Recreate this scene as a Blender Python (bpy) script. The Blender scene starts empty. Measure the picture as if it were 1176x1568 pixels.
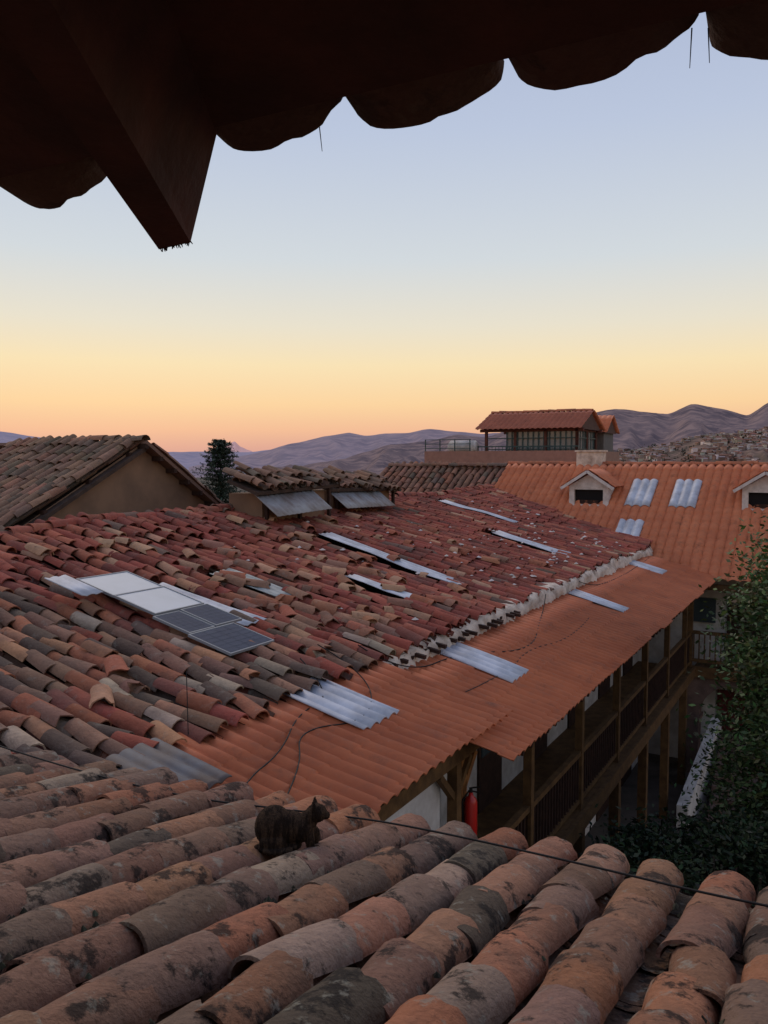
import bpy, math, random
from mathutils import Vector, noise, Matrix
rnd = random.Random(7)
sin, cos, pi = math.sin, math.cos, math.pi
scene = bpy.context.scene

def lin(c):
    return tuple(((x/255.0)/12.92 if x/255.0 <= 0.04045 else (((x/255.0)+0.055)/1.055)**2.4) for x in c)
def V(*a): return Vector(a)
Z3 = V(0, 0, 1)

# ------------------------------------------------------------------ frames
AZ = math.radians(29.5)
L = V(sin(AZ), cos(AZ), 0)      # along the long wing, away
R = V(cos(AZ), -sin(AZ), 0)     # towards the courtyard
O = V(-0.30, 9.8, 0)
def W(l, r, z): return O + L*l + R*r + Z3*z
GROUND = -8.7

# ------------------------------------------------------------------ mesh builder
class MB:
    def __init__(s): s.v=[]; s.f=[]; s.c=[]
    def add(s, vs, fs, col=(1,1,1)):
        b=len(s.v); s.v.extend([tuple(p) for p in vs]); s.c.extend([col]*len(vs))
        s.f.extend([tuple(b+i for i in q) for q in fs])
    def hexa(s, p, col=(1,1,1)):   # 8 pts: bottom 0-3 , top 4-7
        s.add(p, [(0,3,2,1),(4,5,6,7),(0,1,5,4),(1,2,6,5),(2,3,7,6),(3,0,4,7)], col)
    def lbox(s, l0,l1,r0,r1,z0,z1,col=(1,1,1)):
        s.hexa([W(l0,r0,z0),W(l0,r1,z0),W(l1,r1,z0),W(l1,r0,z0),W(l0,r0,z1),W(l0,r1,z1),W(l1,r1,z1),W(l1,r0,z1)],col)
    def wbox(s, x0,x1,y0,y1,z0,z1,col=(1,1,1)):
        s.hexa([V(x0,y0,z0),V(x1,y0,z0),V(x1,y1,z0),V(x0,y1,z0),V(x0,y0,z1),V(x1,y0,z1),V(x1,y1,z1),V(x0,y1,z1)],col)
    def beam(s, p, q, w, h, col=(1,1,1), up=Z3):
        d=(q-p).normalized()
        if abs(d.dot(up))>.95: up=L
        a=d.cross(up).normalized(); b=a.cross(d).normalized()
        a=a*w/2; b=b*h/2
        s.hexa([p-a-b,p+a-b,q+a-b,q-a-b,p-a+b,p+a+b,q+a+b,q-a+b],col)
    def slab(s, a,b,c,d, th, col=(1,1,1)):
        n=(b-a).cross(d-a).normalized()
        if n.z<0: n=-n
        lo=[x-n*th for x in (a,b,c,d)]
        s.hexa(lo+[a,b,c,d],col)
    def cyl(s, p, q, r0, r1, n=10, col=(1,1,1), caps=True):
        d=(q-p).normalized(); up=Z3 if abs(d.z)<.9 else V(1,0,0)
        a=d.cross(up).normalized(); b=a.cross(d)
        vs=[]; 
        for (c,r) in ((p,r0),(q,r1)):
            for i in range(n):
                t=2*pi*i/n; vs.append(c+a*cos(t)*r+b*sin(t)*r)
        fs=[(i,(i+1)%n,n+(i+1)%n,n+i) for i in range(n)]
        if caps: fs+= [tuple(range(n-1,-1,-1)), tuple(range(n,2*n))]
        s.add(vs,fs,col)
    def obj(s, name, mat, parent=None, smooth=False, fixn=True):
        me=bpy.data.meshes.new(name); me.from_pydata(s.v,[],s.f); 
        at=me.color_attributes.new("Col",'FLOAT_COLOR','POINT')
        flat=[]
        for c in s.c: flat.extend((c[0],c[1],c[2],1.0))
        at.data.foreach_set("color",flat)
        if smooth: me.polygons.foreach_set("use_smooth",[True]*len(me.polygons))
        me.update()
        ob=bpy.data.objects.new(name,me); scene.collection.objects.link(ob)
        me.materials.append(mat)
        if parent: ob.parent=parent
        return ob
def empty(name):
    e=bpy.data.objects.new(name,None); scene.collection.objects.link(e); e.empty_display_size=.2; return e

# ------------------------------------------------------------------ materials
class NT:
    def __init__(s,name,rough=.85,spec=.25):
        s.m=bpy.data.materials.new(name); s.m.use_nodes=True; s.t=s.m.node_tree; s.n=s.t.nodes
        s.b=s.n['Principled BSDF']; s.b.inputs['Roughness'].default_value=rough
        s.b.inputs['Specular IOR Level'].default_value=spec
        s.co=s.n.new('ShaderNodeTexCoord').outputs['Object']
    def lk(s,a,b): s.t.links.new(a,b)
    def noise(s,scale,detail=4,lo=.4,hi=.6,rough=.6,stretch=None):
        n=s.n.new('ShaderNodeTexNoise'); n.inputs['Scale'].default_value=scale; n.inputs['Detail'].default_value=detail
        n.inputs['Roughness'].default_value=rough
        if stretch:
            mp=s.n.new('ShaderNodeMapping'); mp.inputs['Scale'].default_value=stretch[0]; mp.inputs['Rotation'].default_value=stretch[1]
            s.lk(s.co,mp.inputs['Vector']); s.lk(mp.outputs[0],n.inputs['Vector'])
        else: s.lk(s.co,n.inputs['Vector'])
        m=s.n.new('ShaderNodeMapRange'); m.inputs['From Min'].default_value=lo; m.inputs['From Max'].default_value=hi
        s.lk(n.outputs['Fac'],m.inputs['Value']); return m.outputs['Result']
    def mix(s,f,a,b,mode='MIX'):
        x=s.n.new('ShaderNodeMix'); x.data_type='RGBA'; x.blend_type=mode
        for i,v in ((0,f),(6,a),(7,b)):
            if isinstance(v,(int,float)): x.inputs[i].default_value=v
            elif isinstance(v,tuple): x.inputs[i].default_value=(v[0],v[1],v[2],1)
            else: s.lk(v,x.inputs[i])
        return x.outputs[2]
    def mul(s,a,b):
        x=s.n.new('ShaderNodeMath'); x.operation='MULTIPLY'
        for i,v in ((0,a),(1,b)):
            if isinstance(v,(int,float)): x.inputs[i].default_value=v
            else: s.lk(v,x.inputs[i])
        return x.outputs[0]
    def attr(s):
        a=s.n.new('ShaderNodeAttribute'); a.attribute_name='Col'; return a.outputs['Color']
    def bump(s,h,strength=.4,dist=.02):
        b=s.n.new('ShaderNodeBump'); b.inputs['Strength'].default_value=strength; b.inputs['Distance'].default_value=dist
        s.lk(h,b.inputs['Height']); s.lk(b.outputs[0],s.b.inputs['Normal'])
    def col(s,c):
        if isinstance(c,tuple): s.b.inputs['Base Color'].default_value=(c[0],c[1],c[2],1)
        else: s.lk(c,s.b.inputs['Base Color'])
        return s.m

def tile_mat(name, dark=.55, pale=.5, sc=1.0, bump=.5, dlo=.57):
    t=NT(name,.92,.10)
    c=t.attr()
    v=t.noise(9*sc,6,.3,.7); c=t.mix(t.mul(v,.45),c,t.mix(1.0,c,(.58,.52,.50),'MULTIPLY'))
    g=t.noise(3.1*sc,7,.48,.66,.65); c=t.mix(t.mul(g,.45),c,(.13,.10,.08))
    d=t.noise(5*sc,8,dlo,dlo+.06,.72); c=t.mix(t.mul(d,dark),c,(.03,.026,.024))
    p=t.noise(13*sc,7,.58,.66,.65); c=t.mix(t.mul(p,pale),c,(.34,.33,.27))
    s=t.noise(60*sc,3,.3,.7); c=t.mix(t.mul(s,.3),c,t.mix(1.0,c,(.5,.5,.5),'MULTIPLY'))
    t.bump(t.noise(28*sc,6,.2,.8),bump,.02)
    return t.col(c)
M_fg=tile_mat('weathered_fg_tile',.85,.55,1.0,.7,.535)
M_red=tile_mat('old_red_tile',.45,.22,.7,.5,.6)
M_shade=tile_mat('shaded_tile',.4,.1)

def simple(name,c,c2=None,scale=4,rough=.85,spec=.2,bump=.3,lo=.35,hi=.65,metal=0,stretch=None):
    t=NT(name,rough,spec)
    t.b.inputs['Metallic'].default_value=metal
    if c2: 
        f=t.noise(scale,6,lo,hi,stretch=stretch); t.col(t.mix(f,c,c2))
        if bump: t.bump(t.noise(scale*6,5,.2,.8,stretch=stretch),bump,.01)
    else: t.col(c)
    return t.m
def attr_mat(name,rough=.85,amt=.4,scale=5,bump=.2,spec=.2):
    t=NT(name,rough,spec); c=t.attr(); f=t.noise(scale,6,.3,.7)
    t.col(t.mix(t.mul(f,amt),c,t.mix(1.0,c,(.45,.42,.4),'MULTIPLY')))
    if bump: t.bump(t.noise(scale*7,5,.2,.8),bump,.01)
    return t.m
def orange_mat(name,base,b2):
    t=NT(name,.62,.2)
    f=t.noise(1.3,5,.35,.65); c=t.mix(f,base,b2)
    g=t.noise(7,6,.5,.75); c=t.mix(t.mul(g,.4),c,(.26,.13,.09))
    g=t.noise(2.2,8,.56,.72,.75); c=t.mix(t.mul(g,.6),c,(.16,.08,.055))
    g=t.noise(16,6,.62,.72,.7); c=t.mix(t.mul(g,.4),c,(.5,.32,.24))
    t.bump(t.noise(40,4,.2,.8),.15,.01)
    return t.col(c)
M_or=orange_mat('orange_fibre_roof',(.58,.18,.08),(.46,.135,.062))
M_or2=orange_mat('orange_far_roof',(.70,.25,.125),(.58,.19,.095))
M_adobe=simple('adobe_plaster',(.27,.165,.105),(.19,.12,.08),1.6,.95)
M_white=simple('whitewash',(.62,.60,.57),(.42,.39,.36),3,.9)
M_cream=simple('lumpy_plaster',(.70,.59,.48),(.36,.28,.22),3.2,.95,bump=.9,lo=.42,hi=.66)
M_trim=simple('painted_trim',(.70,.66,.62),(.5,.46,.42),5,.9)
M_wood=simple('ochre_wood',(.155,.085,.034),(.08,.044,.02),6,.7,bump=.3)
M_dwood=simple('dark_wood',(.055,.028,.02),(.03,.017,.013),8,.8,bump=.3)
M_eave=simple('eave_board',(.10,.042,.032),(.06,.03,.024),6,.9,bump=.3)
M_soil=simple('roof_mud_bed',(.09,.06,.045),(.05,.035,.03),6,.95)
M_trans=simple('translucent_sheet',(.56,.60,.67),(.36,.38,.42),3,.5,.35,bump=.1)
M_trans2=simple('dirty_translucent_sheet',(.34,.38,.38),(.22,.25,.24),5,.5,.4,bump=.1)
M_zinc=simple('zinc_sheet',(.36,.37,.38),(.20,.16,.14),2.2,.6,.3,bump=.1)
M_rust=simple('dull_zinc_sheet',(.13,.14,.16),(.10,.075,.065),3,.6,.3,bump=.1,metal=.1)
M_dark=simple('dark_interior',(.012,.011,.012))
M_glass=simple('window_glass',(.05,.07,.08),None,rough=.08,spec=.8)
M_pglass=simple('pale_glass_panel',(.42,.48,.54),(.36,.42,.47),2,.35,.3,bump=0)
M_solar=simple('solar_cell',(.022,.036,.075),(.03,.048,.09),3,.55,.12,bump=0)
M_alu=simple('aluminium_frame',(.24,.26,.28),None,rough=.5,spec=.3)
M_alud=simple('panel_backing',(.16,.18,.21),None,rough=.6,spec=.1)
M_brick=attr_mat('brickwork')
M_attr=attr_mat('painted')
M_stone=simple('andesite_stone',(.19,.125,.10),(.11,.075,.065),3,.9,bump=.6)
M_black=simple('cable_rubber',(.015,.014,.014),None,rough=.6)
def leaf_mat(name):
    t=NT(name,.6,.25); return t.col(t.attr())
M_leaf=leaf_mat('leaves')
M_bark=simple('bark',(.08,.06,.045),(.04,.03,.025),12)

# ------------------------------------------------------------------ tile generator
def add_tile(mb,P,D,N,length,ra,rb,col,th=.014,seg=7,nl=1,convex=True,inner=False,wob=0.0,hf=1.0,sd=0.0,chip=0.0):
    S=D.cross(N).normalized()
    def ring(t,off):
        c=P+D*(t*length); r=ra+(rb-ra)*t-off; out=[]
        for i in range(seg+1):
            a=pi*i/seg; rr=r
            cc=c
            if wob: 
                rr*=1+wob*noise.noise(V(a*1.3+sd*7.1,t*2.5+sd*3.7,sd*11.3))
            if chip and t==0: cc=c+D*(chip*max(0,noise.noise(V(a*2.6+sd*5.3,sd*2.1,4))+.12))
            if convex: out.append(cc+S*(cos(a)*rr)+N*(sin(a)*rr*hf))
            else: out.append(cc+S*(cos(a)*rr)+N*((ra+(rb-ra)*t)-sin(a)*rr)*hf)
        return out
    k=seg+1
    vs=[]; 
    for j in range(nl+1): vs+=ring(j/nl,0)
    fs=[(j*k+i,j*k+i+1,(j+1)*k+i+1,(j+1)*k+i) for j in range(nl) for i in range(seg)]
    mb.add(vs,fs,col)
    if inner:
        vs=[]
        for j in range(2): vs+=ring(j,th)
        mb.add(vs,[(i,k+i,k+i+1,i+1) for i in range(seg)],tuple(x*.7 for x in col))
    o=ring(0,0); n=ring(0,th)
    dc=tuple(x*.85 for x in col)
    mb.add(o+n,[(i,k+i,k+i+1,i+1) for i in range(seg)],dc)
    if inner:
        o1=ring(1,0); n1=ring(1,th)
        mb.add(o1+n1,[(i,i+1,k+i+1,k+i) for i in range(seg)],dc)
        for e in (0,seg):
            mb.add([o[e],o1[e],n1[e],n[e]],[(0,1,2,3)],dc)

def tile_roof(name,A,U,S,wid,slen,pal,mat,parent,spacing=.27,expo=.35,rad=.11,seg=6,nl=1,inner=False,wob=0,
              und=None,skip=None,jit=1.0,channels=True,deck=True,stag=.03,capH=.055,deckmat=None,deckdrop=.01,jitf=None,chip=0.0):
    N=U.cross(S).normalized()
    if N.z<0: N=-N
    mb=MB(); n=int(wid/spacing)
    for i in range(n+1):
        ofs=rnd.uniform(-stag,stag); rowj=rnd.uniform(-.012,.012)*jit
        m=int((slen)/expo)+1
        for kk in range(m):
            q=kk*expo+ofs+rnd.uniform(-.02,.02)*jit
            P=A+U*(i*spacing+rowj+rnd.uniform(-.012,.012)*jit)+S*q
            if skip and skip(P): continue
            h=und(P) if und else 0
            jj=jit*(jitf(P) if jitf else 1)
            ang=rnd.gauss(0,.035)*jj
            side=S.cross(N)
            D=(S+side*ang+N*rnd.gauss(0,.012)*jj).normalized()
            big=rnd.random()<.03*jj
            if big: D=(D+side*rnd.uniform(-.25,.25)).normalized()
            NN=(N+side*rnd.gauss(0,.05)*jj).normalized(); NN=(NN-D*NN.dot(D)).normalized()
            rr=rad*rnd.uniform(.94,1.06)
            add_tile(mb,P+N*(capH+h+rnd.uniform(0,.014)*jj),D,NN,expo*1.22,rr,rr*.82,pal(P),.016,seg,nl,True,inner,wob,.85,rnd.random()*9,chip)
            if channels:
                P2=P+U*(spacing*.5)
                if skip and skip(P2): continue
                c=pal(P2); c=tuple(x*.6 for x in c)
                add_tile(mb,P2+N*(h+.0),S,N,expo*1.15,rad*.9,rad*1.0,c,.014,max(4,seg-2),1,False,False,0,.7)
    ob=mb.obj(name,mat,parent,smooth=True)
    if deck:
        d=MB(); e=A-U*.1+S*.04-N*deckdrop; d.slab(e,e+U*(wid+.2),e+U*(wid+.2)+S*(slen-.04),e+S*(slen-.04),.07)
        d.obj(name+'_deck',deckmat or M_soil,parent)
    return ob

def ridge_caps(name,P,Q,mat,parent,pal,rad=.13,expo=.36,seg=7,und=None):
    D=(Q-P).normalized(); S=D.cross(Z3).normalized(); N=S.cross(D).normalized()
    mb=MB(); n=int((Q-P).length/expo)
    for i in range(n):
        p=P+D*(i*expo)+S*rnd.uniform(-.02,.02)+N*(rnd.uniform(-.01,.02)+(und(P+D*(i*expo)) if und else 0))
        d=(D+S*rnd.gauss(0,.04)+N*rnd.gauss(0,.02)).normalized(); nn=(N-d*N.dot(d)).normalized()
        add_tile(mb,p,d,nn,expo*1.2,rad,rad*.85,pal(p),.016,seg,1,True,False,0,.85)
    return mb.obj(name,mat,parent,smooth=True)

def corr(name,A,U,D,wid,length,period,amp,step,stepH,mat,parent,p0=0.0,q0=0.0,lift=0,res=8,sag=None,th=.012,smooth=True,ragged=0):
    """corrugated/imitation-tile sheet; A top corner, U across, D down slope; p0,q0 absolute phase"""
    N=U.cross(D).normalized()
    if N.z<0: N=-N
    n=int(wid/period*res)
    cuts=[q0]
    if step:
        k=math.floor(q0/step)+1
        while k*step<q0+length-1e-6:
            cuts+= [k*step-1e-3,k*step+1e-3]; k+=1
    else:
        k=1
        while k*.4<length: cuts.append(q0+k*.4); k+=1
    cuts.append(q0+length)
    vs=[];fs=[]
    for j,qq in enumerate(cuts):
        for i in range(n+1):
            p=p0+wid*i/n
            ph=(p/period)%1.0
            h=amp*(abs(cos(pi*ph))**.9)*1.0
            if step: h+=stepH*(((qq)%step)/step)
            if step: h+=.004*sin(math.floor(qq/step)*2.3+math.floor(p/period)*1.7)
            P=A+U*(p-p0)+D*(qq-q0)
            if ragged and j==len(cuts)-1: P=P+D*(ragged*noise.noise(V(math.floor(p/1.0)*3.1,.3,.7)))
            s=sag(P) if sag else 0
            vs.append(P+N*(h+lift+s))
    k=n+1
    for j in range(len(cuts)-1):
        for i in range(n): fs.append((j*k+i,j*k+i+1,(j+1)*k+i+1,(j+1)*k+i))
    mb=MB(); mb.add(vs,fs)
    ob=mb.obj(name,mat,parent,smooth=smooth)
    m=ob.modifiers.new('th','SOLIDIFY'); m.thickness=th; m.offset=-1
    return ob

def J(c,a=.12):
    k=1+rnd.uniform(-a,a)*1.6
    return tuple(max(.01,x*k*(1+rnd.uniform(-a,a)*.35)) for x in c)
def pick(lst):
    t=rnd.random()*sum(w for w,_ in lst)
    for w,c in lst:
        t-=w
        if t<=0: return J(c)
    return J(lst[-1][1])

# ================================================================== COURTYARD HOUSE (long wing)
house=empty('courtyard_house')
def loc(P):
    d=P-O; return d.dot(L), d.dot(R)
def und_red(P):
    l,r=loc(P)
    return .10*noise.noise(V(l*.35,r*.5,1.3))+.05*noise.noise(V(l*1.1,r*1.1,5.3))-.06*sin(max(0,min(1,-r/6))*pi)-.16*max(0,min(1,(3.5-l)/5))*max(0,min(1,-r/6))
# foreground roof plane (tile tops): z=-2+.22*d
AZF=math.radians(22); LF=V(sin(AZF),cos(AZF),0); RF=V(cos(AZF),-sin(AZF),0)
E0=V(1.41,3.99,0)
def dfg(P): return (E0-V(P.x,P.y,0)).dot(LF)
def zfg(P): return -2.0+.22*dfg(P)
red_pal_red=[(5,(.35,.10,.072)),(3,(.42,.14,.09)),(2,(.25,.08,.062)),(.6,(.52,.30,.19)),(.4,(.2,.13,.10))]
red_pal_tan=[(3,(.34,.195,.13)),(3,(.26,.15,.11)),(2.5,(.42,.165,.095)),(1.8,(.54,.27,.16)),(1.8,(.16,.115,.09)),(1,(.28,.11,.085)),(.6,(.46,.36,.27))]
def pal_red(P):
    l,r=loc(P)
    k=(l+ (-r)*.75 -.2+1.5*noise.noise(V(l*.5,r*.5,8)))
    t=max(0.06,min(1,k/2.5))
    return pick(red_pal_red) if rnd.random()<t else pick(red_pal_tan)
strips=[(5.05,5.55,-4.0,-1.0,M_trans),(13.4,13.95,-5.4,-3.1,M_trans),(10.9,11.35,-2.7,-.8,M_trans),(3.0,3.4,-2.1,-.7,M_trans),
        (1.1,1.55,-3.3,-2.0,M_trans2),(-.32,.14,-3.3,-1.5,M_trans)]
def skip_red(P):
    l,r=loc(P)
    z=-2.4+.24*(-r)
    if dfg(P)>0 and zfg(P)-.1>z+.15: return True
    for a,b,c,d,m in strips:
        if a-.10<l<b+.06 and c-.1<r<d-.1: return True
    if l>16.9+(-r)*.42: return True
    return False
S_red=(-R+Z3*.24).normalized()
cosr=1/math.sqrt(1+.24**2)
tile_roof('roof_tiles',W(-8.5,.06,-2.565),L,S_red,27.8,6.06/cosr,pal_red,M_red,house,.255,.34,.105,6,1,False,0,und_red,skip_red,1.6,True,True,.07,
   deckdrop=.3,jitf=lambda P: 2.1 if loc(P)[0]<3 else 1.2)
ridge_caps('ridge_tiles',W(-9,-6.0,-1.02),W(19,-6.0,-1.02),M_red,house,pal_red,.13,.36,7,und_red)
b=MB()
b.slab(W(-9,-6,-1.22),W(19.5,-6,-1.22),W(19.5,-11.5,-2.7),W(-9,-11.5,-2.7),.08,(.16,.08,.06))
b.obj('back_slope',M_attr,house)
b=MB()
b.lbox(-8.5,19.3,-11.2,0.0,GROUND,-2.8)
b.obj('walls',M_white,house)
b=MB(); b.lbox(-2.0,16.2,-.35,-.02,-2.8,-2.62); b.obj('wall_head',M_adobe,house)
# sheets on the red roof
for i,(a,bb,c,d,m) in enumerate(strips):
    D=(R-Z3*.24).normalized()
    A=W(a,c,-2.55+.24*(-c)+.12)
    corr('skylight_sheet_%d'%i,A,L,D,bb-a,(d-c)/cosr,.15,.025,0,0,m,house,0,0,.0,6,und_red)
# solar / glass panels
Dn=(R-Z3*.24).normalized(); Nr=(L.cross(Dn)).normalized(); Nr=Nr if Nr.z>0 else -Nr
def panel(name,l0,l1,r0,r1,face,tilt,cells):
    g=MB(); c=MB()
    A=W(l0,r0,-2.55+.24*(-r0)+.2)+Z3*tilt
    ln=(r1-r0)/cosr; U=L
    th=.03; fw=.018
    for (p0,p1,q0,q1) in ((0,l1-l0,0,fw),(0,l1-l0,ln-fw,ln),(0,fw,fw,ln-fw),(l1-l0-fw,l1-l0,fw,ln-fw)):
        g.slab(A+U*p0+Dn*q0,A+U*p1+Dn*q0,A+U*p1+Dn*q1,A+U*p0+Dn*q1,th)
    g.obj(name+'_frame',M_alu,house)
    A2=A-Nr*.008
    c.slab(A2+U*fw+Dn*fw,A2+U*(l1-l0-fw)+Dn*fw,A2+U*(l1-l0-fw)+Dn*(ln-fw),A2+U*fw+Dn*(ln-fw),.01)
    c.obj(name+'_backing',face if not cells else M_alud,house)
    if cells:
        k=MB(); nx,ny=4,6; w=(l1-l0-.06)/nx; h=(ln-.06)/ny; A3=A2+Nr*.004
        for i in range(nx):
            for j in range(ny):
                a=A3+U*(.03+i*w+.003)+Dn*(.03+j*h+.003)
                k.add([a,a+U*(w-.006),a+U*(w-.006)+Dn*(h-.006),a+Dn*(h-.006)],[(0,3,2,1)])
        k.obj(name+'_cells',M_solar,house)
panel('glass_panel_a',-1.22,-.36,-3.5,-2.82,M_pglass,0,False)
panel('glass_panel_b',-1.24,-.38,-2.8,-2.1,M_pglass,.015,False)
panel('solar_panel_a',-1.3,-.86,-2.08,-1.5,M_solar,.0,True)
panel('solar_panel_b',-.84,-.35,-2.08,-1.5,M_solar,.01,True)
panel('solar_panel_c',-1.35,-.55,-1.48,-.85,M_solar,.0,True)
corr('glass_side_sheet',W(-1.62,-3.6,-2.55+.24*3.6+.2),L,Dn,.32,.7,.15,.02,0,0,M_trans,house,0,0,0,6)

# debris : plaster crumbs + loose tiles on the red roof
b=MB()
for i in range(130):
    l=rnd.uniform(1,16); r=rnd.uniform(-5,-.3)
    if i>55: l=rnd.uniform(6,15); r=-abs(rnd.gauss(0,1.6))-.2
    P=W(l,r,-2.55+.24*(-r)+.15)+Z3*und_red(W(l,r,0)); s=rnd.uniform(.025,.075); a0=rnd.random()*6
    vs=[P+V(cos(a0+k*pi/2.5)*s*rnd.uniform(.6,1.1),sin(a0+k*pi/2.5)*s*rnd.uniform(.6,1.1),rnd.uniform(0,s*.2)) for k in range(5)]+[P+V(0,0,s*.6)]
    b.add(vs,[(0,1,5),(1,2,5),(2,3,5),(3,4,5),(4,0,5)],J((.66,.60,.56)))
b.obj('plaster_crumbs',M_attr,house)
b=MB()
for i in range(170):
    l=rnd.uniform(-5,9) if i<70 else rnd.uniform(-4,4); r=rnd.uniform(-5,-.3)
    if -2.2<l<.5 and r<-.4 and r>-4: continue
    P=W(l,r,-2.55+.24*(-r)+.14)+Z3*und_red(W(l,r,0))
    a=rnd.choice((0,1,1))*rnd.uniform(-.9,.9); D=(S_red+L*a).normalized(); N=Nr+L*rnd.uniform(-.3,.3); N=(N-D*N.dot(D)).normalized()
    ln=rnd.choice((.4,.4,.22,.15))
    add_tile(b,P,D,N,ln,.12,.1,J(rnd.choice(((.54,.31,.19),(.46,.21,.12),(.34,.18,.125),(.42,.15,.09)))),.016,6,1,True,True,0,.8,rnd.random()*9,.12)
b.obj('loose_tiles',M_red,house,True)

# plaster parapet under the eave (lumpy)
vs=[];fs=[];n=320;prof=[(-.3,-2.47),(-.04,-2.475),(.07,-2.49),(.135,-2.55),(.15,-2.65),(.16,-2.75),(.19,-2.88)]
for i in range(n+1):
    l=.45+15.7*i/n
    for k,(r,z) in enumerate(prof):
        w=.07*noise.noise(V(l*1.2,k*.5,3))+.045*noise.noise(V(l*4.5,k*.9,9))+.025*noise.noise(V(l*12,k*1.9,2))
        drop=-.07*max(0,1-(l-.3)/4.0)+.07*noise.noise(V(l*.7,0,31))*(k<4)+.015
        vs.append(W(l,r+w+.02,z+w*.6+drop))
k=len(prof)
for i in range(n):
    for j in range(k-1): fs.append((i*k+j,i*k+j+1,(i+1)*k+j+1,(i+1)*k+j))
b=MB(); b.add(vs,fs); b.obj('plaster_parapet',M_cream,house,True)
b=MB()
for i in range(26):
    l=-.1+i*.2+rnd.uniform(-.05,.05)
    b.beam(W(l,-.5,-2.50),W(l+rnd.uniform(-.06,.06),.12+rnd.uniform(0,.22),-2.60+rnd.uniform(-.02,.02)),.055,.05)
b.obj('rafter_ends',M_dwood,house)

# veranda roofs
D2=(R-Z3*.25).normalized(); c2=1/math.sqrt(1+.25**2)
def sag2(P):
    l,r=loc(P); return .03*noise.noise(V(l*.4,r*.7,2))
corr('veranda_roof',W(-.35,.1,-2.72),L,D2,15.9,1.97/c2,.175,.045,.62,.022,M_or,house,0,0,0,8,sag2,.012,True,.05)
for i,(l,w,r0,r1) in enumerate(((1.85,.62,.12,1.25),(7.7,.6,.2,1.3),(13.2,.6,.1,1.0))):
    corr('veranda_skylight_%d'%i,W(l,r0,-2.72-.25*(r0-.1)),L,D2,w,(r1-r0)/c2,.175,.045,0,0,M_trans,house,l+.35,0,.035,8,sag2)
D1=(R-Z3*.21).normalized(); c1=1/math.sqrt(1+.21**2)
corr('veranda_roof_near',W(-4.6,-.15,-2.52),L,D1,5.05,1.93/c1,.185,.05,.62,.018,M_or,house,0,0,0,10,sag2,.014,True,.06)
corr('near_skylight',W(-1.5,-.1,-2.52),L,D1,.74,1.05/c1,.185,.05,0,0,M_trans,house,3.1,0,.035,10,sag2)
corr('zinc_patch',W(-4.25,-.05,-2.44),L,D1,.95,.85,.15,.03,0,0,M_rust,house,0,0,.03,8)
# beams & posts & balcony
BZ=-5.7; BR=1.38
b=MB()
b.beam(W(-2.5,BR,-3.24),W(15.3,BR,-3.24),.14,.16)
for i in range(7):
    l=-.25+2.45*i
    b.beam(W(l,BR,BZ-.0),W(l,BR,-3.32),.12,.12)
    b.beam(W(l,BR,-3.75),W(l+.4,BR,-3.36),.07,.07); b.beam(W(l,BR,-3.75),W(l-.4,BR,-3.36),.07,.07)
b.lbox(-2.5,15.3,.0,BR+.1,BZ-.12,BZ,)
b.beam(W(-2.5,BR+.14,BZ-.09),W(15.3,BR+.14,BZ-.09),.07,.26)
b.beam(W(-2.5,BR,-4.75),W(15.3,BR,-4.75),.09,.08)
b.beam(W(-2.5,BR,-5.55),W(15.3,BR,-5.55),.07,.07)
b.obj('balcony_timber',M_wood,house)
b=MB()
for i in range(132):
    l=-2.4+i*.134; b.beam(W(l,BR,-5.52),W(l,BR,-4.79),.032,.032)
for i in range(52): b.beam(W(.4+i*.3,.1,-2.95),W(.4+i*.3,1.95,-3.33),.05,.06)
b.obj('balusters_and_rafters',M_dwood,house)
b=MB()
for i in range(7):
    l=-.25+2.45*i
    b.beam(W(l,BR,GROUND),W(l,BR,BZ-.12),.18,.18)
b.obj('ground_floor_posts',M_wood,house)
b=MB(); g=MB()
for i in range(6):
    l=1.2+2.45*i
    b.lbox(l,l+1.0,.0,.04,BZ,-3.6); b.lbox(l,l+1.1,.0,.04,GROUND,-6.6)
    g.lbox(l+.08,l+.46,.04,.06,BZ+.9,-3.75); g.lbox(l+.54,l+.92,.04,.06,BZ+.9,-3.75)
b.obj('doors',M_dwood,house); g.obj('door_glazing',M_glass,house)
b=MB(); b.lbox(-4.5,-.45,1.18,1.3,BZ,-2.98); b.obj('end_partition',M_white,house)
b=MB(); b.beam(W(.05,1.3,BZ),W(.05,1.3,-3.05),.14,.14); b.beam(W(-.5,1.33,-3.02),W(.6,1.33,-3.3),.1,.12); b.beam(W(-.35,1.33,-3.3),W(.05,1.33,-3.75),.08,.08); b.beam(W(.4,1.33,-3.4),W(.05,1.33,-3.75),.08,.08)
b.obj('carved_bracket_post',simple('orange_wood',(.32,.14,.045),(.18,.08,.03),7,.7),house)

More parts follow.
